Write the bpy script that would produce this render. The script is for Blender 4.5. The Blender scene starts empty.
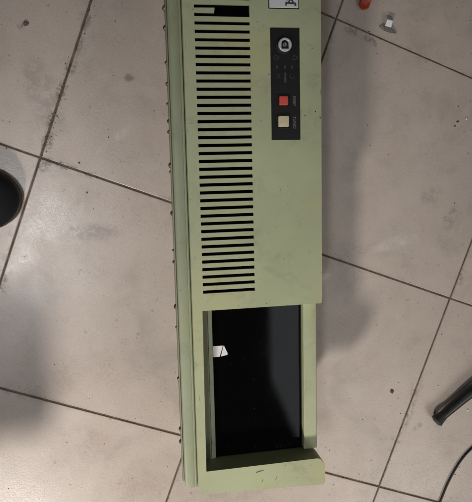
import bpy, bmesh, math, random
from mathutils import Vector, Matrix, noise
from mathutils.geometry import delaunay_2d_cdt
random.seed(7)
S = bpy.context.scene
COL = S.collection
R = math.radians

# ------------------------------------------------------------------ helpers
def obj(name, bm, mat, parent=None, smooth=False, mats=None):
    me = bpy.data.meshes.new(name)
    bm.normal_update(); bm.to_mesh(me); bm.free()
    for m in (mats or [mat]): me.materials.append(m)
    if smooth:
        for p in me.polygons: p.use_smooth = True
        try: me.set_sharp_from_angle(angle=R(40))
        except Exception: pass
    o = bpy.data.objects.new(name, me); COL.objects.link(o)
    if parent is not None: o.parent = parent
    return o

def tag(o, label=None, cat=None, group=None, kind=None):
    if label: o['label'] = label
    if cat: o['category'] = cat
    if group: o['group'] = group
    if kind: o['kind'] = kind
    return o

def empty(name, loc=(0, 0, 0), rz=0):
    o = bpy.data.objects.new(name, None); COL.objects.link(o)
    o.location = loc; o.rotation_euler = (0, 0, rz); o.empty_display_size = .05
    return o

def add_box(bm, x0, x1, y0, y1, z0, z1, bev=0.0, seg=2, top_only=False):
    b = bmesh.new()
    bmesh.ops.create_cube(b, size=1)
    for v in b.verts:
        v.co = Vector((x0 + (v.co.x + .5) * (x1 - x0), y0 + (v.co.y + .5) * (y1 - y0), z0 + (v.co.z + .5) * (z1 - z0)))
    if bev > 0:
        es = [e for e in b.edges if (not top_only) or all(v.co.z > (z0 + z1) / 2 for v in e.verts)]
        bmesh.ops.bevel(b, geom=es, offset=bev, segments=seg, profile=.5, affect='EDGES')
    merge(bm, b)

def merge(bm, b, mi=0, M=None):
    if M is not None: bmesh.ops.transform(b, matrix=M, verts=b.verts)
    mp = {}
    for v in b.verts: mp[v] = bm.verts.new(v.co)
    for f in b.faces:
        try:
            nf = bm.faces.new([mp[v] for v in f.verts]); nf.material_index = max(mi, f.material_index); nf.smooth = f.smooth
        except ValueError: pass
    b.free()

def add_poly(bm, outline, z0, z1, holes=(), bev=0.0, seg=2):
    """extruded flat outline with holes and a rounded upper rim"""
    pts, edges = [], []
    for loop in [outline] + list(holes):
        k = len(pts); n = len(loop)
        pts += [Vector(p) for p in loop]
        edges += [(k + i, k + (i + 1) % n) for i in range(n)]
    vs, es, fs, *_ = delaunay_2d_cdt(pts, edges, [], 1, 1e-7)
    def inside(c, loop):
        r = False; j = len(loop) - 1
        for i in range(len(loop)):
            a, b_ = loop[i], loop[j]
            if (a[1] > c[1]) != (b_[1] > c[1]) and c[0] < (b_[0] - a[0]) * (c[1] - a[1]) / (b_[1] - a[1]) + a[0]: r = not r
            j = i
        return r
    b = bmesh.new()
    top = [b.verts.new((v.x, v.y, z1)) for v in vs]
    for f in fs:
        c = sum((vs[i] for i in f), Vector((0, 0))) / len(f)
        if inside(c, outline) and not any(inside(c, h) for h in holes):
            b.faces.new([top[i] for i in f])
    for v in [v for v in b.verts if not v.link_faces]: b.verts.remove(v)
    for f in b.faces:
        if f.normal.z < 0: f.normal_flip()
    b.normal_update()
    for f in b.faces:
        if f.normal.z < 0: f.normal_flip()
    rim = [e for e in b.edges if len(e.link_faces) == 1]
    ret = bmesh.ops.extrude_edge_only(b, edges=rim)
    for v in [g for g in ret['geom'] if isinstance(g, bmesh.types.BMVert)]: v.co.z = z0
    bmesh.ops.recalc_face_normals(b, faces=b.faces)
    if sum(f.normal.z * f.calc_area() for f in b.faces) < 0: bmesh.ops.reverse_faces(b, faces=b.faces)
    bmesh.ops.dissolve_limit(b, angle_limit=.001, verts=b.verts, edges=[e for e in b.edges if len(e.link_faces) == 2 and abs(e.link_faces[0].normal.z) > .9 and abs(e.link_faces[1].normal.z) > .9])
    if bev > 0:
        es = [e for e in b.edges if len(e.link_faces) == 2 and all(abs(v.co.z - z1) < 1e-7 for v in e.verts) and e.calc_face_angle(0) > .5]
        bmesh.ops.bevel(b, geom=es, offset=bev, segments=seg, profile=.5, affect='EDGES', clamp_overlap=True)
    merge(bm, b)

def round_rect(x0, x1, y0, y1, r, n=5):
    out = []
    for cx, cy, a in ((x1 - r, y1 - r, 0), (x0 + r, y1 - r, 90), (x0 + r, y0 + r, 180), (x1 - r, y0 + r, 270)):
        for k in range(n + 1):
            t = R(a + 90 * k / n); out.append((cx + r * math.cos(t), cy + r * math.sin(t)))
    return out

def circle(cx, cy, r, n=40): return [(cx + r * math.cos(2 * math.pi * k / n), cy + r * math.sin(2 * math.pi * k / n)) for k in range(n)]

def add_tube(bm, path, radii, n=20, cap=True):
    pts = [Vector(p) for p in path]; rings = []
    for i, p in enumerate(pts):
        t = (pts[min(i + 1, len(pts) - 1)] - pts[max(i - 1, 0)]).normalized()
        up = Vector((0, 0, 1)) if abs(t.z) < .95 else Vector((1, 0, 0))
        s = t.cross(up).normalized(); u = s.cross(t).normalized()
        r = radii[i] if hasattr(radii, '__len__') else radii
        rings.append([bm.verts.new(p + (s * math.cos(2 * math.pi * k / n) + u * math.sin(2 * math.pi * k / n)) * r) for k in range(n)])
    for a, b_ in zip(rings, rings[1:]):
        for k in range(n): bm.faces.new((a[k], a[(k + 1) % n], b_[(k + 1) % n], b_[k]))
    if cap:
        bm.faces.new(rings[0][::-1]); bm.faces.new(rings[-1])
    bmesh.ops.recalc_face_normals(bm, faces=bm.faces)

def spline(pts, per=10):
    P = [Vector(p) for p in pts]; P = [2 * P[0] - P[1]] + P + [2 * P[-1] - P[-2]]; out = []
    for i in range(1, len(P) - 2):
        for k in range(per):
            t = k / per; a, b_, c, d = P[i - 1], P[i], P[i + 1], P[i + 2]
            out.append(.5 * ((2 * b_) + (c - a) * t + (2 * a - 5 * b_ + 4 * c - d) * t * t + (3 * b_ - a - 3 * c + d) * t ** 3))
    out.append(P[-2]); return out

# ------------------------------------------------------------------ materials
def mat(name, col, rough=.5, metal=0, spec=.5):
    m = bpy.data.materials.new(name); m.use_nodes = True
    b = m.node_tree.nodes['Principled BSDF']
    b.inputs['Base Color'].default_value = (*col, 1); b.inputs['Roughness'].default_value = rough
    b.inputs['Metallic'].default_value = metal; b.inputs['Specular IOR Level'].default_value = spec
    return m

class NT:
    def __init__(s, m): s.m = m; s.t = m.node_tree; s.b = s.t.nodes['Principled BSDF']; s.tc = s.t.nodes.new('ShaderNodeTexCoord')
    def n(s, typ, **kw):
        nd = s.t.nodes.new(typ)
        for k, v in kw.items(): setattr(nd, k, v)
        return nd
    def l(s, a, b): s.t.links.new(a, b)
    def setin(s, nd, i, v):
        if isinstance(v, bpy.types.NodeSocket): s.l(v, nd.inputs[i])
        else: nd.inputs[i].default_value = v
    def math(s, op, a, b=0.0, c=None, clamp=False):
        nd = s.n('ShaderNodeMath', operation=op, use_clamp=clamp); s.setin(nd, 0, a); s.setin(nd, 1, b)
        if c is not None: s.setin(nd, 2, c)
        return nd.outputs[0]
    def noise(s, scale, detail=4, rough=.55, vec=None, dist=0):
        nd = s.n('ShaderNodeTexNoise'); nd.inputs['Scale'].default_value = scale; nd.inputs['Detail'].default_value = detail
        nd.inputs['Roughness'].default_value = rough; nd.inputs['Distortion'].default_value = dist
        s.l(vec or s.tc.outputs['Object'], nd.inputs['Vector']); return nd.outputs['Fac']
    def ramp(s, v, a, b, x=0.0, y=1.0):
        nd = s.n('ShaderNodeMapRange', interpolation_type='SMOOTHSTEP'); s.l(v, nd.inputs['Value'])
        nd.inputs['From Min'].default_value = a; nd.inputs['From Max'].default_value = b
        nd.inputs['To Min'].default_value = x; nd.inputs['To Max'].default_value = y
        return nd.outputs['Result']
    def mix(s, f, a, b, mode='MIX'):
        nd = s.n('ShaderNodeMix', data_type='RGBA', blend_type=mode)
        s.setin(nd, 0, f)
        for i, v in ((6, a), (7, b)):
            if isinstance(v, bpy.types.NodeSocket): s.l(v, nd.inputs[i])
            else: nd.inputs[i].default_value = (*v, 1)
        return nd.outputs[2]
    def bump(s, h, strength, dist=.001):
        nd = s.n('ShaderNodeBump'); nd.inputs['Strength'].default_value = strength; nd.inputs['Distance'].default_value = dist
        s.l(h, nd.inputs['Height']); s.l(nd.outputs[0], s.b.inputs['Normal']); return nd

def green_paint(name, col, dirt=1.0, rough=.5):
    m = mat(name, col, rough); t = NT(m)
    v = t.ramp(t.noise(9, 5), .3, .7)
    c = t.mix(v, tuple(x * .90 for x in col), tuple(x * 1.05 for x in col))
    # yellowed age patches
    c = t.mix(t.math('MULTIPLY', t.ramp(t.noise(11, 5, .6), .45, .7), .55), c, (col[0] * 1.06, col[1] * .96, col[2] * .78))
    # grimy film
    c = t.mix(t.math('MULTIPLY', t.ramp(t.noise(30, 9, .75, dist=.6), .48, .78), .38 * dirt), c, (.10, .10, .06))
    # fine dark nicks
    c = t.mix(t.math('MULTIPLY', t.ramp(t.noise(230, 3, .6), .70, .76), .65 * dirt), c, (.03, .03, .02))
    t.l(c, t.b.inputs['Base Color'])
    t.l(t.ramp(t.noise(30, 6), .3, .7, rough - .08, rough + .12), t.b.inputs['Roughness'])
    t.bump(t.noise(1500, 3), .12, .0006)
    return m

GREEN = (.356, .380, .232)
M_green = green_paint('green_paint', GREEN)
M_rim = green_paint('rim_paint', (.262, .290, .190), .9)
M_frame = green_paint('frame_paint', (.23, .245, .16), .8)
M_chassis = green_paint('chassis_paint', (.22, .25, .16), 1.4)
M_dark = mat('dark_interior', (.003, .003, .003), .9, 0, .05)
M_black = mat('black_plastic', (.0075, .0075, .0075), .42, 0, .28)
t = NT(M_black); t.l(t.ramp(t.noise(60, 5), .3, .7, .34, .55), t.b.inputs['Roughness']); t.bump(t.noise(2200, 2), .1, .0004)
M_glass = mat('smoked_glass', (.0015, .0015, .0018), .1, spec=.38)
t = NT(M_glass); t.l(t.ramp(t.noise(25, 6, .6), .35, .75, .045, .08), t.b.inputs['Roughness'])
t.l(t.mix(t.math('MULTIPLY', t.ramp(t.noise(420, 3), .70, .76), .3), (.0015, .0015, .0018), (.06, .06, .055)), t.b.inputs['Base Color'])
M_red = mat('red_button_plastic', (.50, .062, .046), .4)
M_cream = mat('cream_button_plastic', (.56, .50, .32), .42)
t = NT(M_cream); t.l(t.mix(t.ramp(t.noise(300, 4), .4, .7), (.58, .52, .34), (.47, .42, .25)), t.b.inputs['Base Color'])
M_lockring = mat('lock_metal', (.55, .55, .56), .38, .35)
M_lockcore = mat('lock_core', (.20, .20, .20), .4, .6)
M_print = mat('grey_print', (.125, .125, .105), .6)
M_faint = mat('faint_print', (.028, .028, .027), .6)
M_badge = mat('badge_white', (.56, .56, .58), .4)
M_ink = mat('badge_ink', (.045, .045, .05), .5)
M_screw = mat('tarnished_screw', (.16, .13, .09), .5, .5)
t = NT(M_screw); t.l(t.mix(t.ramp(t.noise(300, 4), .4, .6), (.18, .16, .12), (.06, .035, .02)), t.b.inputs['Base Color'])
M_steel = mat('steel_edge', (.22, .21, .15), .5, .4)
M_scuff = mat('scuff', (.10, .10, .065), .7)
M_chip = mat('chip', (.035, .028, .02), .8)
M_dust = mat('grey_dust', (.022, .024, .02), .9)
M_glint = mat('glint_white', (.62, .61, .60), .6)

# ------------------------------------------------------------------ floor
GX, GY, GA, T = -.0656878, .2944413, -.3650076, .3
def floor_local(x, y):
    dx, dy = x - GX, y - GY; c, s_ = math.cos(GA), math.sin(GA)
    return (dx * c + dy * s_, -dx * s_ + dy * c)

def tile_material():
    m = mat('glazed_floor_tile', (.4, .37, .34), .4); t = NT(m)
    ob = t.tc.outputs['Object']
    sp = t.n('ShaderNodeSeparateXYZ'); t.l(ob, sp.inputs[0])
    attr = t.n('ShaderNodeAttribute', attribute_name='tone')
    base = t.mix(attr.outputs['Fac'], (.412, .336, .290), (.460, .385, .337))
    c = t.mix(t.math('MULTIPLY', t.ramp(t.noise(5, 6, .6), .3, .7), .45), base, (.335, .295, .262))
    c = t.mix(t.math('MULTIPLY', t.ramp(t.noise(24, 8, .7), .4, .75), .28), c, (.50, .455, .415))
    # stone grain of the glaze
    c = t.mix(t.math('MULTIPLY', t.ramp(t.noise(420, 4, .7), .42, .72), .30), c, (.55, .50, .45))
    c = t.mix(t.math('MULTIPLY', t.ramp(t.noise(620, 3, .6), .56, .72), .30), c, (.17, .145, .125))
    # blotchy grime and dark spots
    g = t.math('MULTIPLY', t.ramp(t.noise(13, 9, .7, dist=.4), .45, .80), .42)
    c = t.mix(g, c, (.16, .135, .115))
    s1 = t.math('MULTIPLY', t.ramp(t.noise(120, 2, .4), .68, .78), .38)
    c = t.mix(s1, c, (.10, .08, .065))
    s2 = t.math('MULTIPLY', t.ramp(t.noise(95, 3, .6), .70, .79), .45)
    c = t.mix(s2, c, (.09, .07, .055))
    # thin scratches: stretched noise
    mp = t.n('ShaderNodeMapping'); mp.inputs['Scale'].default_value = (1, 14, 1); mp.inputs['Rotation'].default_value = (0, 0, .6); t.l(ob, mp.inputs[0])
    c = t.mix(t.math('MULTIPLY', t.ramp(t.noise(26, 4, .6, mp.outputs[0]), .68, .76), .28), c, (.62, .58, .54))
    # dirt gathered along the joints
    def edge(s_):
        f = t.math('FRACT', t.math('DIVIDE', s_, T)); return t.math('MULTIPLY', t.math('MINIMUM', f, t.math('SUBTRACT', 1.0, f)), T)
    ex, ey = edge(sp.outputs[0]), edge(sp.outputs[1])
    near = t.math('MAXIMUM', t.ramp(ex, .001, .014, 1, 0), t.math('MULTIPLY', t.ramp(ey, .001, .008, 1, 0), .6))
    d = t.math('MULTIPLY', near, t.ramp(t.noise(70, 8, .75), .47, .66)); d = t.math('MULTIPLY', d, t.ramp(t.noise(7, 2), .42, .62))
    c = t.mix(t.math('MULTIPLY', d, .85), c, (.075, .06, .045))
    line = t.ramp(t.math('MINIMUM', ex, ey), .0012, .003, 1, 0)
    c = t.mix(t.math('MULTIPLY', line, .3), c, (.11, .085, .065))
    # individual stains and dusty scuffs on the tiles: x, y, radius along, radius across, turn, colour, strength, noise scale
    for (x, y, ra, rb, an, colr, st, ns) in (
        (-.058, .112, .008, .006, .3, (.10, .08, .07), .75, 60),
        (-.1855, .173, .006, .004, .9, (.09, .055, .045), .95, 90),
        (-.115, -.082, .045, .012, -.05, (.16, .145, .14), .55, 120),
        (-.082, .035, .03, .006, .6, (.60, .56, .52), .45, 60),
        (.178, -.165, .032, .007, .35, (.66, .62, .58), .7, 45),
        (.30, -.115, .035, .01, .25, (.60, .56, .52), .5, 50),
        (.165, -.225, .03, .02, .2, (.58, .54, .50), .3, 40),
        (.385, -.085, .02, .01, 1.2, (.12, .10, .09), .45, 120),
        (.355, -.05, .02, .012, .4, (.15, .13, .115), .4, 110),
        (.340, -.392, .010, .006, .5, (.12, .11, .10), .55, 100),
        (-.165, .095, .022, .05, .3, (.13, .115, .10), .4, 70),
        (.165, -.30, .02, .05, .1, (.20, .175, .155), .3, 90),
        (-.108, .178, .012, .006, 1.2, (.10, .08, .06), .8, 170), (-.118, .150, .014, .005, 1.3, (.10, .08, .06), .8, 190),
        (-.129, .124, .012, .008, 1.2, (.10, .08, .06), .85, 200), (-.142, .096, .016, .007, 1.2, (.10, .08, .06), .8, 180),
        (-.156, .062, .015, .006, 1.2, (.10, .08, .06), .85, 200), (-.163, .034, .014, .008, 1.2, (.09, .07, .05), .95, 160),
        (-.168, .006, .012, .010, 1.0, (.09, .07, .05), .9, 150), (-.146, .004, .020, .005, -.35, (.09, .07, .05), .8, 190),
        (.235, .172, .012, .005, -.4, (.10, .08, .06), .8, 180), (.262, .160, .012, .005, -.5, (.10, .08, .06), .7, 200),
        (.06, -.46, .12, .02, .1, (.22, .19, .17), .25, 70)):
        lx, ly = floor_local(x, y); an2 = an - GA
        dx = t.math('SUBTRACT', sp.outputs[0], lx); dy = t.math('SUBTRACT', sp.outputs[1], ly)
        u = t.math('DIVIDE', t.math('ADD', t.math('MULTIPLY', dx, math.cos(an2)), t.math('MULTIPLY', dy, math.sin(an2))), ra)
        v = t.math('DIVIDE', t.math('SUBTRACT', t.math('MULTIPLY', dy, math.cos(an2)), t.math('MULTIPLY', dx, math.sin(an2))), rb)
        r2 = t.math('ADD', t.math('MULTIPLY', u, u), t.math('MULTIPLY', v, v))
        k = t.math('MULTIPLY', t.ramp(r2, .1, 1.3, 1, 0), t.ramp(t.noise(ns, 5, .7), .38, .6))
        c = t.mix(t.math('MULTIPLY', k, st * .8), c, colr)
    t.l(c, t.b.inputs['Base Color'])
    r = t.math('ADD', t.ramp(t.noise(14, 6, .65), .3, .7, .24, .38), t.math('MULTIPLY', t.ramp(t.noise(320, 3), .4, .7), .10))
    r = t.math('ADD', r, t.math('MULTIPLY', d, .3))
    t.l(r, t.b.inputs['Roughness']); t.b.inputs['Specular IOR Level'].default_value = .5
    h = t.math('ADD', t.noise(560, 4, .6), t.math('MULTIPLY', t.noise(30, 3), 1.2))
    t.bump(h, .16, .0008)
    return m
M_tile = tile_material()
M_grout = mat('dirty_grout', (.06, .045, .034), .95)
t = NT(M_grout); t.l(t.mix(t.ramp(t.noise(40, 6, .7), .35, .7), (.06, .044, .032), (.17, .13, .10)), t.b.inputs['Base Color']); t.bump(t.noise(500, 4), .8, .001)

bm = bmesh.new(); tone = []
N0, N1 = -9, 11
for i in range(N0, N1):
    for j in range(N0, N1):
        k = len(bm.faces); g = .00095 + random.uniform(-.0002, .0003)
        add_box(bm, i * T + g, (i + 1) * T - g, -(j + 1) * T + g, -j * T - g, -.008, random.uniform(-.0002, .0002), .0009, 2, True)
        tone += [random.random()] * (len(bm.faces) - k)
E_ = (N1 - N0) * T
k = len(bm.faces)
gv = [bm.verts.new((x, y, -.0010)) for x, y in ((N0 * T, -N1 * T), (N1 * T, -N1 * T), (N1 * T, -N0 * T), (N0 * T, -N0 * T))]
gf = bm.faces.new(gv); gf.material_index = 1; tone.append(.5)
floor = obj('floor', bm, M_tile, mats=[M_tile, M_grout])
at = floor.data.attributes.new('tone', 'FLOAT', 'FACE'); at.data.foreach_set('value', tone)
floor.location = (GX, GY, 0); floor.rotation_euler = (0, 0, GA)
tag(floor, 'greyish beige floor tiles with dirty dark joints', kind='structure')

# ------------------------------------------------------------------ the computer case
F = .150
case = empty('computer_case', (0.06, -.06, 0))
tag(case, 'pale green metal computer case lying face up with black vent slots and an open bay', 'computer case')
def P(name, bm, m, parent=None, smooth=False):
    o = obj(name, bm, m, parent or case, smooth)
    o.matrix_parent_inverse = Matrix.Identity(4)
    if parent is None: o.location = (-.06, .06, 0)
    return o
YT = .262
# chassis box
bm = bmesh.new(); add_box(bm, .002, .134, -.352, YT - .012, 0.0015, .112, .002)
chassis = P('chassis', bm, M_chassis)
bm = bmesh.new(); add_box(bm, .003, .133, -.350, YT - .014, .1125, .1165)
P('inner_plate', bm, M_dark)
# front panel: a C-shaped plate with slots
edge_w = .0025
outline = [(-.003, YT), (.1446, YT), (.1446, -.1565), (.1440, -.1583), (.1428, -.1590), (.0078, -.1592), (.0064, -.3465),
           (.1383, -.3452), (.1415, -.3462), (.1445, -.3500), (.1472, -.3535), (.1474, -.3758), (.1462, -.3778), (.1440, -.3784), (.0065, -.3742), (.0018, -.3732), (-.0018, -.3700), (-.0032, -.3655)]
outline = outline[::-1]
slots = []; NP = 37; pitch = (.1610 + .1382) / 36
sl, sr, hh = .0091, .0671, .00175
ys = [.1610 - k * pitch for k in range(-11, 37)]
ys = [y for y in ys if y < YT - .012]
for n_, y in enumerate(ys):
    k = round((.1610 - y) / pitch)
    if k in (0, 1): continue
    slots.append([(sl, y - hh), (sr, y - hh), (sr, y + hh), (sl, y + hh)])
ya, yb = .1610, .1610 - pitch
xs = .0305
slots.append([(sl, yb - hh), (sr, yb - hh), (sr, ya + hh), (sl, ya + hh), (sl, ya - hh), (xs, ya - hh + .0003), (xs - .0008, yb + hh), (sl, yb + hh)])
bm = bmesh.new()
add_poly(bm, outline, F - .0028, F, slots, .0007, 3)
lower_hole = [(.003, -.1465), (.075, -.1465), (.075, YT - .01), (.003, YT - .01)]
ins = lambda o_, d: o_
add_poly(bm, outline, .1175, F - .0028, [lower_hole], 0)
panel = P('front_panel', bm, M_green)
panel['label'] = 'pale green slotted front panel with raised foot'
# stepped rim along the left side
bm = bmesh.new()
add_poly(bm, [(-.0176, -.3655), (-.0150, -.3705), (-.0110, -.3722), (-.0034, -.3716), (-.0034, YT - .004), (-.0176, YT - .004)], .121, F - .012, (), .0028, 4)
rim = P('side_rim', bm, M_rim, smooth=True)
bm = bmesh.new()
add_box(bm, -.0066, -.0036, -.3690, YT - .005, F - .0125, F - .0085, .0012, 3, True)
P('rim_bead', bm, M_rim, rim)
# folded steel edge of the side cover and its screws
bm = bmesh.new(); add_box(bm, -.0196, -.0180, -.3640, YT - .006, .122, F - .0165, .0003)
flange = P('cover_edge', bm, M_steel)
def zfloor(py, z, x=-.0196): return py
def ypx(y): # image row of a screw -> position along the edge
    tab = [(9, .163), (90, .0785), (180, -.0158), (310, -.1591), (482, -.3629)]
    for (a, va), (b_, vb) in zip(tab, tab[1:]):
        if y <= b_: return va + (vb - va) * (y - a) / (b_ - a)
    return vb
scr = [(9, 1.15), (28, 1.05), (62, .7), (83, .85), (103, .7), (120, .75), (131, .8), (165, 1.1), (172, .55), (213, 1.1), (250, .55), (262, .75), (308, 1.1), (328, .5), (379, .8), (430, 1.0), (443, 1.05)]
for y, s_ in scr:
    bm = bmesh.new(); r = .0028 * s_; q = 14
    prof = [(0, r), (.0006, r), (.0012, r * .85), (.0017, r * .5), (.0019, 0.0002)]
    rings = [[bm.verts.new((-.0194 - d * (1 + .4 * s_), ypx(y) + rr * math.cos(2 * math.pi * k / q), .1300 + rr * math.sin(2 * math.pi * k / q))) for k in range(q)] for d, rr in prof]
    for a, b_ in zip(rings, rings[1:]):
        for k in range(q): bm.faces.new((a[k], b_[k], b_[(k + 1) % q], a[(k + 1) % q]))
    bm.faces.new(rings[-1][::-1]); bm.faces.new(rings[0]); bmesh.ops.recalc_face_normals(bm, faces=bm.faces)
    P('screw', bm, M_screw, flange, True)
# bay: stepped frame, right bar, smoked window
ZG = .1200
bm = bmesh.new()
add_box(bm, .0060, .0162, -.3464, -.150, .1176, .1238, .0005, 2, True)
frame = P('bay_frame', bm, M_frame)
bm = bmesh.new()
add_box(bm, .0166, .0215, -.3460, -.150, .1176, .1222, .0004, 2, True)
P('frame_step', bm, M_rim, frame)
bm = bmesh.new()
add_poly(bm, round_rect(.1275, .1437, -.3418, -.152, .0015), .1176, .1312, (), .0014, 3)
P('side_bar', bm, M_green, smooth=True)
bm = bmesh.new(); add_box(bm, .1266, .1288, -.3425, -.150, .1176, .1226, .0003)
P('window_seal', bm, M_black)
bm = bmesh.new(); add_box(bm, .0217, .1265, -.3428, -.150, .1177, ZG, .0006)
window = P('smoked_window', bm, M_glass)
# white reflection painted on the window as thin sheets (two pieces with a crease)
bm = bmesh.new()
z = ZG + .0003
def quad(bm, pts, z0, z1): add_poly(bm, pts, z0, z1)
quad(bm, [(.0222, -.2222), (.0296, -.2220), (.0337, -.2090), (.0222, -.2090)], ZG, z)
glint = P('painted_glint', bm, M_glint, window)
glint['label'] = 'white reflection painted on the black window as thin pieces'
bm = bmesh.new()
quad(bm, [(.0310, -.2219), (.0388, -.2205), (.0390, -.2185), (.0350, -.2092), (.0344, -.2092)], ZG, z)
P('painted_glint', bm, M_glint, window)
# little scraps of dust at the foot of the window
bm = bmesh.new()
for k in range(36):
    x = random.uniform(.026, .122); y = -.3425 + abs(random.gauss(0, .004)) + .001
    if k < 18: x = random.gauss(.109, .009)
    r = random.uniform(.0002, .0006)
    add_box(bm, x - r, x + r * random.uniform(.5, 2), y - r, y + r, ZG, ZG + r, r * .3, 1)
P('dust', bm, M_dust, window)['kind'] = 'stuff'

# control panel
CX0, CX1, CY0, CY1 = .0887, .1206, .0241, .1406
ZC = F + .0007
bm = bmesh.new(); add_poly(bm, round_rect(CX0, CX1, CY0, CY1, .0004, 2), F - .001, ZC, (), .0003, 2)
ctrl = P('control_panel', bm, M_black)
# key lock
lx, ly = .1040, .1230
bm = bmesh.new(); add_poly(bm, circle(lx - .0006, ly - .0004, .0092, 48), ZC, ZC + .0010, (), .0005, 2)
lock = P('key_lock', bm, M_black, ctrl, True)
arch = [(lx + .0039 * math.cos(a), ly + .0010 + .0039 * math.sin(a)) for a in [math.pi * k / 14 for k in range(15)]] + [(lx - .0039, ly - .0040), (lx + .0039, ly - .0040)]
bm = bmesh.new(); add_poly(bm, circle(lx, ly, .0072, 48), ZC + .001, ZC + .0034, [arch], .0006, 3)
P('lock_ring', bm, M_lockring, ctrl, True)
bm = bmesh.new(); add_poly(bm, circle(lx - .0001, ly + .0002, .0023, 28), ZC + .0008, ZC + .0022, [[(lx - .0003, ly - .0014), (lx + .0003, ly - .0014), (lx + .0003, ly + .0016), (lx - .0003, ly + .0016)]], .0003, 2)
P('lock_core', bm, M_lockcore, ctrl, True)
# buttons with collars
def button(name, cx, cy, w, m, hgt):
    bm = bmesh.new(); o_ = w / 2 + .0020
    add_poly(bm, round_rect(cx - o_, cx + o_, cy - o_, cy + o_, .0008), ZC, ZC + .0009, [round_rect(cx - w / 2 - .0006, cx + w / 2 + .0006, cy - w / 2 - .0006, cy + w / 2 + .0006, .0008)], .0003, 2)
    P('button_collar', bm, M_black, ctrl)
    bm = bmesh.new(); add_poly(bm, round_rect(cx - w / 2, cx + w / 2, cy - w / 2, cy + w / 2, .0013), ZC, ZC + hgt, (), .0008, 4)
    return P(name, bm, m, ctrl, True)
button('reset_button', .1019, .0655, .0098, M_red, .0030)
button('turbo_button', .1015, .0438, .0116, M_cream, .0034)
# writing
def text(body, x, y, size, m, rz=-90, name='lettering', parent=None, sx=1.0, z=None, bold=.0):
    cu = bpy.data.curves.new('t', 'FONT'); cu.body = body; cu.size = size; cu.align_x = 'CENTER'; cu.align_y = 'CENTER'; cu.extrude = .00004; cu.offset = bold
    to = bpy.data.objects.new('t', cu); COL.objects.link(to); bpy.context.view_layer.update()
    me = bpy.data.meshes.new_from_object(to.evaluated_get(bpy.context.evaluated_depsgraph_get()))
    bpy.data.objects.remove(to)
    me.transform(Matrix.Translation((x, y, (z or ZC) + .00006)) @ Matrix.Rotation(R(rz), 4, 'Z') @ Matrix.Diagonal((sx, 1, 1, 1)))
    me.materials.clear(); me.materials.append(m)
    o = bpy.data.objects.new(name, me); COL.objects.link(o); o.parent = parent or ctrl
    if parent is None or parent is case: pass
    return o
text('RESET', .1140, .0650, .0046, M_print, sx=.86, bold=.00005)
text('TURBO', .1140, .0425, .0046, M_print, sx=.86, bold=.00005)
text('POWER', .1042, .0895, .0034, M_print, sx=.86)
# faint pictograms: padlock outlines, disk and arrow marks
bm = bmesh.new()
def stroke(x0, y0, x1, y1, w=.00035):
    a = Vector((x0, y0)); b_ = Vector((x1, y1)); d = (b_ - a).normalized() * w; n_ = Vector((-d.y, d.x))
    add_poly(bm, [tuple(a - n_), tuple(b_ - n_), tuple(b_ + n_), tuple(a + n_)], ZC, ZC + .0001)
for bx in (.0925, .1130):
    for (a, b_, c, d) in ((0, 0, .0048, 0), (0, .0035, .0048, .0035), (0, 0, 0, .0035), (.0048, 0, .0048, .0035), (.0062, .0008, .0062, .0028), (.0048, .0008, .0062, .0008)):
        stroke(bx + b_ * 0 + (b_ if False else 0) + a * .8, .1085 + b_, bx + c * .8, .1085 + d)
for bx in (.0955, .1042, .1120):
    stroke(bx, .0985, bx, .1025, .0008)
stroke(.0943, .0925, .0990, .0925, .0003); stroke(.0943, .0893, .0990, .0893, .0003); stroke(.0955, .0893, .0955, .0925, .0003); stroke(.0980, .0893, .0980, .0925, .0003)
stroke(.1085, .0910, .1115, .0930, .0003); stroke(.1085, .0910, .1115, .0886, .0003); stroke(.1118, .0880, .1150, .0905, .0003)
stroke(.0935, .0738, .1085, .0738, .0002)
P('pictograms', bm, M_faint, ctrl)
# white badge near the top
bx0, bx1, by0, by1 = .0882, .1196, .1607, .2150
bm = bmesh.new(); add_poly(bm, round_rect(bx0 - .0010, bx1 + .0010, by0 - .0010, by1 + .001, .0008), F - .001, F + .0002, (), .0001, 1)
badge = P('badge', bm, M_black)
bm = bmesh.new(); add_poly(bm, round_rect(bx0, bx1, by0, by1, .0008), F, F + .0012, (), .0004, 2)
P('badge_plate', bm, M_badge, badge)
bm = bmesh.new()
def st2(x0, y0, x1, y1, w):
    a = Vector((x0, y0)); b_ = Vector((x1, y1)); d = (b_ - a).normalized() * w; n_ = Vector((-d.y, d.x)); a = a - d * .6; b_ = b_ + d * .6
    add_poly(bm, [tuple(a - n_), tuple(b_ - n_), tuple(b_ + n_), tuple(a + n_)], F + .0010, F + .0013 + .00001 * random.random())
st2(.1062, .1634, .1062, .1655, .0009); st2(.1062, .1657, .1160, .1652, .00095); st2(.1162, .1652, .1162, .1633, .0010)
st2(.1090, .1664, .1105, .1690, .0009); st2(.1140, .1660, .1120, .1692, .0009); st2(.1062, .1690, .1160, .1700, .0009)
for k in range(3):
    yy = .1755 + .0125 * k
    st2(.1065, yy, .1155, yy, .001); st2(.1065, yy, .1065, yy + .006, .001); st2(.1155, yy, .1155, yy + .006, .001)
P('badge_mark', bm, M_ink, badge)

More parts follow.
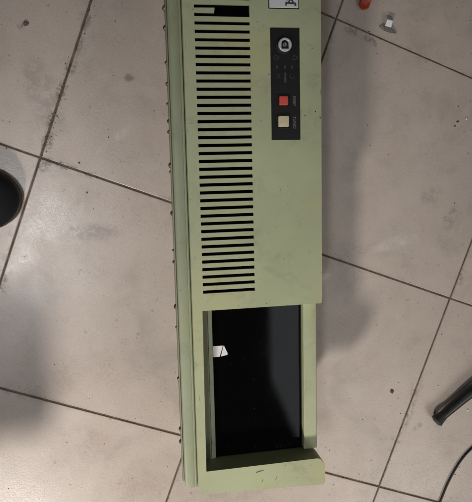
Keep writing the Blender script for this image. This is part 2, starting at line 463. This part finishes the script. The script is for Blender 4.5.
# scuffs and chips in the paint, thin raised flakes and scratches
def blob(bm, x, y, rx, ry, an, z0, z1, n=9):
    pts = []
    for k in range(n):
        a = 2 * math.pi * k / n; q = random.uniform(.6, 1.15); u, v = rx * q * math.cos(a), ry * q * math.sin(a)
        pts.append((x + u * math.cos(an) - v * math.sin(an), y + u * math.sin(an) + v * math.cos(an)))
    add_poly(bm, pts, z0, z1)
for (x, y, rx, ry, an) in ((.1378, .0540, .0006, .0011, .3), (.1262, .0500, .0011, .0006, .7), (.1432, .0475, .0006, .0014, 0), (.1215, .0525, .0004, .0004, 0),
                           (.1441, .0750, .0003, .004, 0), (.0868, .0930, .0006, .0012, .1), (.1300, .1240, .0004, .0010, .3), (.1325, .1235, .0003, .0008, -.2),
                           (.0690, -.3530, .0042, .0006, .04), (.0655, -.3538, .0018, .0007, .2), (.0720, -.3524, .0012, .0003, .2), (.0480, -.1560, .0005, .0005, 0), (.0800, -.1555, .0008, .0004, 0),
                           (.1300, -.3530, .0006, .0004, .3), (.0280, -.3740, .0008, .0003, 0), (-.0015, .035, .0004, .0012, 0), (.0010, -.10, .0003, .0009, .2), (-.001, -.22, .0004, .0006, 0), (.0005, .09, .0003, .0008, 0)):
    bm = bmesh.new(); blob(bm, x, y, rx, ry, an, F - .0001, F + .00008); P('paint_chip', bm, M_chip, panel)
for (x, y, l, w, an) in ((.0715, -.3650, .0040, .00035, 1.2), (.0880, -.3640, .0036, .0004, 1.2), (.0990, -.3500, .0016, .0003, 1.1), (.1350, .12, .002, .0003, .5),
                         (.0980, -.03, .006, .00018, -1.3), (.130, -.10, .003, .0002, .6),
                         (-.0005, .12, .0003, .005, 0), (.0015, -.26, .0003, .006, .1)):
    bm = bmesh.new(); blob(bm, x, y, l, w, an, F - .0001, F + .00006, 7); P('scratch', bm, M_scuff, panel)

# ------------------------------------------------------------------ shoe at the left edge
def shoe():
    root = empty('shoe', (-.305, -.036, 0))
    tag(root, 'black shoe with a grey rubber sole edge, its toe entering at the left', 'shoe')
    L = .285; tip = .1075    # local x of the toe tip
    def half(u):  # u 0 toe .. 1 heel -> half width
        k = (1 - (1 - min(u / .24, 1)) ** 2.6) ** .5
        w = .041 * k
        if u > .3: w *= 1 - .22 * math.sin(math.pi * min((u - .3) / .5, 1)) * .7
        if u > .85: w *= max(0.05, 1 - ((u - .85) / .15) ** 2.5) ** .5
        return w
    us = [0.0015, .006, .015, .03, .05, .08, .12, .17, .23, .3, .38, .46, .55, .64, .73, .81, .87, .92, .96, .985, .998]
    ol = [(tip - L * u, half(u)) for u in us]
    out = [(x, y) for x, y in ol] + [(x, -y) for x, y in reversed(ol)]
    bm = bmesh.new(); add_poly(bm, out, 0.0, .016, (), .003, 3)
    o = obj('sole', bm, M_sole, root, True)
    bm = bmesh.new(); rings = []
    for u in us:
        x = tip - .0012 - (L - .004) * u; w = max(half(u) - .0006, .001)
        h = .026 + .030 * min(u / .3, 1) ** .8 + (.045 * min(max((u - .38) / .3, 0), 1))
        h = .018 + (h - .018) * min(1, (u / .05) ** .5 + .05)
        ring = []
        for k in range(17):
            a = math.pi * k / 16; c, s_ = math.cos(a), math.sin(a)
            ring.append(bm.verts.new((x, w * math.copysign(abs(c) ** .75, c), .018 + (h - .018) * abs(s_) ** .8)))
        rings.append(ring)
    for a, b_ in zip(rings, rings[1:]):
        for k in range(16): bm.faces.new((a[k], a[k + 1], b_[k + 1], b_[k]))
    bm.faces.new(rings[0]); bm.faces.new(rings[-1][::-1]); bmesh.ops.recalc_face_normals(bm, faces=bm.faces)
    obj('upper', bm, M_upper, root, True)
    bm = bmesh.new()
    add_tube(bm, spline([(-.02, -.028, .055), (-.005, -.012, .0635), (-.003, .0, .0650), (-.005, .012, .0635), (-.02, .028, .055)], 5), .0016, 8)
    obj('toe_seam', bm, M_upper, root, True)
    return root
M_sole = mat('grey_rubber_sole', (.045, .045, .040), .7)
M_upper = mat('black_shoe_fabric', (.006, .006, .007), .75); M_upper.node_tree.nodes['Principled BSDF'].inputs['Specular IOR Level'].default_value = .25
t = NT(M_upper); t.bump(t.noise(900, 2), .4, .0006)
shoe()

# ------------------------------------------------------------------ black tube with a flared end
M_tube = mat('black_tube_plastic', (.010, .010, .011), .45)
t = NT(M_tube); t.l(t.ramp(t.noise(50, 5), .35, .7, .34, .6), t.b.inputs['Roughness']); t.bump(t.noise(300, 3), .15, .0008)
tube = empty('black_tube', (.364, -.381, 0)); tag(tube, 'black plastic tube end with flared tip lying at the right edge', 'tube')
path = spline([(.0085, .0066, .0118), (.0230, .0178, .0115), (.0420, .0325, .0120), (.0600, .0450, .0130), (.0850, .0570, .0150), (.125, .0660, .0160), (.19, .068, .0145), (.26, .060, .0135)], 8)
rad = []
for i, p in enumerate(path):
    s_ = i / (len(path) - 1); rad.append(.0064 + .0019 * min(1, s_ / .35))
bm = bmesh.new(); add_tube(bm, path, rad, 28); obj('tube_body', bm, M_tube, tube, True)
M_cap = mat('worn_rubber_tip', (.022, .022, .023), .6)
d = Vector((.79, .613, 0)).normalized()
bm = bmesh.new()
cp = [Vector((0, 0, .0118)) + d * s_ for s_ in (-.0012, -.0006, .0008, .003, .006, .010, .0135)]
add_tube(bm, cp, [.0062, .0080, .0092, .0089, .0080, .0073, .0068], 28); obj('flared_tip', bm, M_cap, tube, True)
bm = bmesh.new(); add_tube(bm, [Vector((0, 0, .0118)) + d * s_ for s_ in (-.0020, -.0010)], [.0060, .0062], 24); obj('end_plug', bm, mat('grey_end_plug', (.05, .05, .05), .5), tube, True)

# thin black cable
bm = bmesh.new()
add_tube(bm, spline([(.330, -.70, .0018), (.352, -.60, .0018), (.3655, -.548, .0018), (.3785, -.5165, .0018), (.3925, -.4835, .0018), (.4105, -.4535, .0018), (.4305, -.4335, .0018), (.47, -.405, .0018), (.54, -.38, .0018), (.66, -.375, .0018)], 10), .00165, 12)
cab = obj('cable', bm, mat('black_cable', (.008, .008, .009), .45), None, True)
tag(cab, 'thin black cable curving over the tiles at the lower right corner', 'cable')

# red plastic cap
bm = bmesh.new(); bmesh.ops.create_uvsphere(bm, u_segments=28, v_segments=18, radius=.0075)
for v in bm.verts:
    n_ = noise.noise(v.co * 260 + Vector((3, 1, 7))); v.co *= 1 + .16 * n_
    v.co.z *= .72; v.co.x *= 1.02
    if v.co.z > .0028: v.co.z -= (v.co.z - .0028) * 1.3
red = obj('plastic_cap', bm, None, None, True, [mat('red_plastic', (.36, .045, .022), .3)])
red.location = (.2515, .2050, .0050); tag(red, 'small dented red plastic cap lying on the floor at the top', 'cap')
b_ = red.data.materials[0].node_tree.nodes['Principled BSDF']; b_.inputs['Coat Weight'].default_value = .3
bm = bmesh.new(); add_poly(bm, [(.001, .003), (.0075, .001), (.010, .008), (.0055, .013), (.0005, .010)], .003, .0036)
obj('torn_skirt', bm, mat('pink_plastic', (.42, .10, .09), .4), red)

# folded metal clip
M_clip = mat('bright_metal', (.68, .68, .74), .5, .3)
M_clip_shade = mat('shaded_metal', (.085, .08, .07), .5, .3)  # near-black tone puts the clip's shadow into its colour
clip = empty('metal_clip', (.285, .178, 0)); tag(clip, 'small folded silver metal clip near the tile corner at top', 'clip')
def sheet(pts, th=.0006):
    bm = bmesh.new(); v = [Vector(p) for p in pts]; nr = (v[1] - v[0]).cross(v[-1] - v[0]).normalized() * th
    a = [bm.verts.new(p) for p in v]; b2 = [bm.verts.new(p + nr) for p in v]; n_ = len(v)
    bm.faces.new(a[::-1]); bm.faces.new(b2)
    for k in range(n_): bm.faces.new((a[k], a[(k + 1) % n_], b2[(k + 1) % n_], b2[k]))
    bmesh.ops.recalc_face_normals(bm, faces=bm.faces); return bm
obj('bright_tab', sheet([(-.0045, .0000, .0050), (.0040, -.0020, .0050), (.0052, .0060, .0075), (-.0026, .0078, .0075)]), M_clip, clip)
obj('upper_tab', sheet([(-.0026, .0080, .0075), (.0052, .0062, .0075), (.0060, .0130, .0030), (-.0015, .0145, .0030)]), mat('clip_grey', (.44, .44, .47), .5, .3), clip)
obj('base_plate', sheet([(-.0045, -.0050, .0008), (.0060, -.0078, .0008), (.0140, -.0085, .0012), (.0125, -.0066, .0016), (.0045, -.0022, .0045), (-.0045, -.0002, .0045)]), M_clip_shade, clip)
obj('hook', sheet([(-.0110, .0005, .0006), (-.0050, -.0040, .0006), (-.0042, -.0015, .0035), (-.0075, .0010, .0030)]), M_clip_shade, clip)

# ------------------------------------------------------------------ crumbs and grit
M_grit = mat('dark_grit', (.075, .058, .043), .9)
M_pale = mat('pale_crumb', (.62, .60, .56), .7)
def crumb_mesh(bm, x, y, r, flat=.6):
    b2 = bmesh.new(); bmesh.ops.create_icosphere(b2, subdivisions=1, radius=r)
    k = Vector((random.random() * 9, random.random() * 9, 0))
    sx, sy = random.uniform(.6, 1.5), random.uniform(.6, 1.3)
    for v in b2.verts:
        v.co *= 1 + .5 * noise.noise(v.co / r + k); v.co = Vector((v.co.x * sx, v.co.y * sy, v.co.z * flat))
    merge(bm, b2, 0, Matrix.Translation((x, y, r * flat * .6)) @ Matrix.Rotation(random.random() * 6, 4, 'Z'))
def G(i, j): c, s_ = math.cos(GA), math.sin(GA); return Vector((GX + T * (i * c + j * s_), GY + T * (i * s_ - j * c)))
bm = bmesh.new()
def along(a, b2, n, spread, rmin, rmax, bias=0):
    for _ in range(n):
        p = a.lerp(b2, random.random()); dd = (b2 - a).normalized(); nn = Vector((-dd.y, dd.x))
        p = p + nn * (random.gauss(0, spread) + bias); crumb_mesh(bm, p.x, p.y, random.uniform(rmin, rmax) * random.uniform(.5, 1))
along(G(0, 0), G(0, 1), 120, .0045, .0003, .0009, .002)
along(G(0, .6), G(0, 1.05), 50, .003, .0003, .0011, 0)
along(G(0, 1), G(.25, 1), 35, .003, .0003, .0008, 0)
along(G(.3, 1), G(1, 1), 12, .003, .0003, .0008, 0)
along(G(1, 0), G(1.25, 0), 16, .004, .0003, .0009, 0)
along(G(.5, 2), G(1, 2), 12, .003, .0003, .0007, 0)
along(G(1, 1), G(2, 1), 20, .004, .0003, .0007, 0)
along(G(2, 1), G(2, 2), 20, .004, .0003, .0007, 0)
along(G(1, 2), G(2, 2), 20, .004, .0003, .0008, 0)
for _ in range(150):
    crumb_mesh(bm, random.uniform(-.28, .46), random.uniform(-.54, .24), random.uniform(.0003, .0008))
for x, y, r in ((-.2065, .0580, .0010), (-.126, .0062, .0013), (-.1185, -.031, .0012), (.392, .052, .002), (.388, .046, .0012), (-.232, .10, .001)):
    crumb_mesh(bm, x, y, r)
tag(obj('dirt', bm, M_grit), 'scattered dark grit and crumbs along the tile joints', kind='stuff')
bm = bmesh.new()
for x, y, r in ((.372, -.332, .0013), (.366, -.338, .0008), (.421, -.374, .0016), (.3885, -.44, .0009), (.405, .056, .0018), (.285, -.31, .0007), (.30, -.27, .0006), (.34, -.28, .0007), (.39, -.29, .0007), (.40, -.30, .0005), (.252, -.36, .0006), (.33, -.46, .0007), (-.20, -.11, .0006), (-.21, -.13, .0006), (.12, -.44, .0006), (.41, -.465, .0012)):
    crumb_mesh(bm, x, y, r)
for k in range(26): crumb_mesh(bm, random.gauss(.36, .05), random.gauss(-.37, .06), random.uniform(.0003, .0006))
tag(obj('plaster_dust', bm, M_pale), 'tiny pale specks scattered over the tiles', kind='stuff')
def crumb(name, x, y, r, m, label, cat):
    b2 = bmesh.new(); bmesh.ops.create_icosphere(b2, subdivisions=3, radius=r)
    for v in b2.verts: v.co *= 1 + .45 * noise.noise(v.co / r * 1.3 + Vector((x * 50, y * 50, 1))); v.co.z *= .4
    o = obj(name, b2, m, None, True); o.location = (x, y, r * .5); tag(o, label, cat); return o
crumb('pebble', .2985, -.3335, .0026, M_grit, 'small dark pebble alone on the tile right of the bay', 'pebble')
crumb('clay_flake', -.1790, .1745, .0030, mat('brown_clay', (.11, .075, .06), .9), 'brown flake of dirt on the upper left tile', 'flake')

# ------------------------------------------------------------------ added unseen caster past the left edge (throws the shadow on the tiles there)
M_caster = mat('caster_wood', (.20, .11, .06), .5)
t = NT(M_caster); mp = t.n('ShaderNodeMapping'); mp.inputs['Scale'].default_value = (2, 30, 30); t.l(t.tc.outputs['Object'], mp.inputs[0])
t.l(t.mix(t.noise(4, 6, .6, mp.outputs[0], 1.5), (.26, .15, .08), (.13, .07, .035)), t.b.inputs['Base Color'])
caster = empty('shadow_caster', (-.445, -.487, 0)); tag(caster, 'added shadow caster past the left edge, itself unseen, shading the tiles', 'caster')
bm = bmesh.new(); add_poly(bm, round_rect(-.175, .175, -.068, .068, .015), .235, .255, (), .004, 3); obj('caster_top', bm, M_caster, caster, True)
for sx in (-1, 1):
    for sy in (-1, 1):
        x = -.11 * sx - .04; y = .045 * sy
        bm = bmesh.new(); add_tube(bm, [(x, y, .001), (x, y, .12), (x, y, .236)], [.010, .012, .014], 14); obj('caster_leg', bm, M_caster, caster, True)

# ------------------------------------------------------------------ light
w = bpy.data.worlds.new('World'); S.world = w; w.use_nodes = True
w.node_tree.nodes['Background'].inputs[0].default_value = (1, .95, .9, 1)
w.node_tree.nodes['Background'].inputs[1].default_value = .02
def area(name, loc, target, sx, sy, power, col):
    ld = bpy.data.lights.new(name, 'AREA'); ld.shape = 'RECTANGLE'; ld.size = sx; ld.size_y = sy; ld.energy = power; ld.color = col
    o = bpy.data.objects.new(name, ld); COL.objects.link(o); o.location = loc
    o.rotation_euler = (Vector(target) - Vector(loc)).to_track_quat('-Z', 'Y').to_euler(); return o
def spot(name, loc, target, radius, power, angle, col):
    ld = bpy.data.lights.new(name, 'SPOT'); ld.shadow_soft_size = radius; ld.energy = power; ld.color = col; ld.spot_size = R(angle); ld.spot_blend = 1
    o = bpy.data.objects.new(name, ld); COL.objects.link(o); o.location = loc
    o.rotation_euler = (Vector(target) - Vector(loc)).to_track_quat('-Z', 'Y').to_euler(); return o
spot('key_fill_spot', (-.57, -1.25, 1.02), (-.05, -.44, 0), .075, 82, 50, (1, .925, .85))
spot('key_fill_spot', (.95, -1.45, 1.20), (.33, -.34, 0), .36, 44, 38, (1, .94, .87))  # added fill with no known source, softens the right-hand shadow
area('ceiling_tube', (-.58, -.28, 1.90), (-.17, -.08, 0), .20, .15, .85, (.95, .97, 1)).data.spread = R(50)
M_glow = bpy.data.materials.new('panel_emission'); M_glow.use_nodes = True; pb = M_glow.node_tree.nodes['Principled BSDF']
pb.inputs['Base Color'].default_value = (.5, .5, .5, 1); pb.inputs['Emission Color'].default_value = (.93, .98, 1, 1); pb.inputs['Emission Strength'].default_value = .8
cl = empty('reflection_panel', (1.15, -.5, 2.30)); tag(cl, 'added glowing panel overhead, unseen, shaped for the grey reflection in the black window', 'glowing panel')  # added emitter, outline shaped to give the grey band in the window
cp = [(x - 1.15, y + .5) for x, y in ((.606, .40), (.606, -1.06), (.744, -1.41), (1.70, -1.41), (1.70, .40))]
bm = bmesh.new(); add_poly(bm, cp, 0, .012); obj('panel_glow', bm, M_glow, cl)
bm = bmesh.new(); add_poly(bm, [(x * 1.03, y * 1.03) for x, y in cp], .0125, .03); obj('panel_back', bm, mat('panel_back_white', (.7, .7, .7), .5), cl)

# ------------------------------------------------------------------ camera
cam = bpy.data.cameras.new('camera'); co = bpy.data.objects.new('camera', cam); COL.objects.link(co)
cam.sensor_fit = 'HORIZONTAL'; cam.sensor_width = 36; cam.lens = 36 * 600.577 / 472; cam.clip_start = .01; cam.clip_end = 50
Rm = Matrix(((0.9845084335727806, 0.04710071700324798, -0.1688924707671906), (-0.023809140437161834, 0.9902338857066269, 0.13736803278312495), (0.17371318043173894, -0.13121880222301271, 0.9760150392731879)))
co.matrix_world = Matrix.Translation((-.0641920, -.0042616, .7909923)) @ Rm.to_4x4()
S.camera = co
S.view_settings.view_transform = 'Standard'; S.view_settings.look = 'None'; S.view_settings.gamma = 1; S.view_settings.exposure = .05
S.render.resolution_x = 963; S.render.resolution_y = 1024
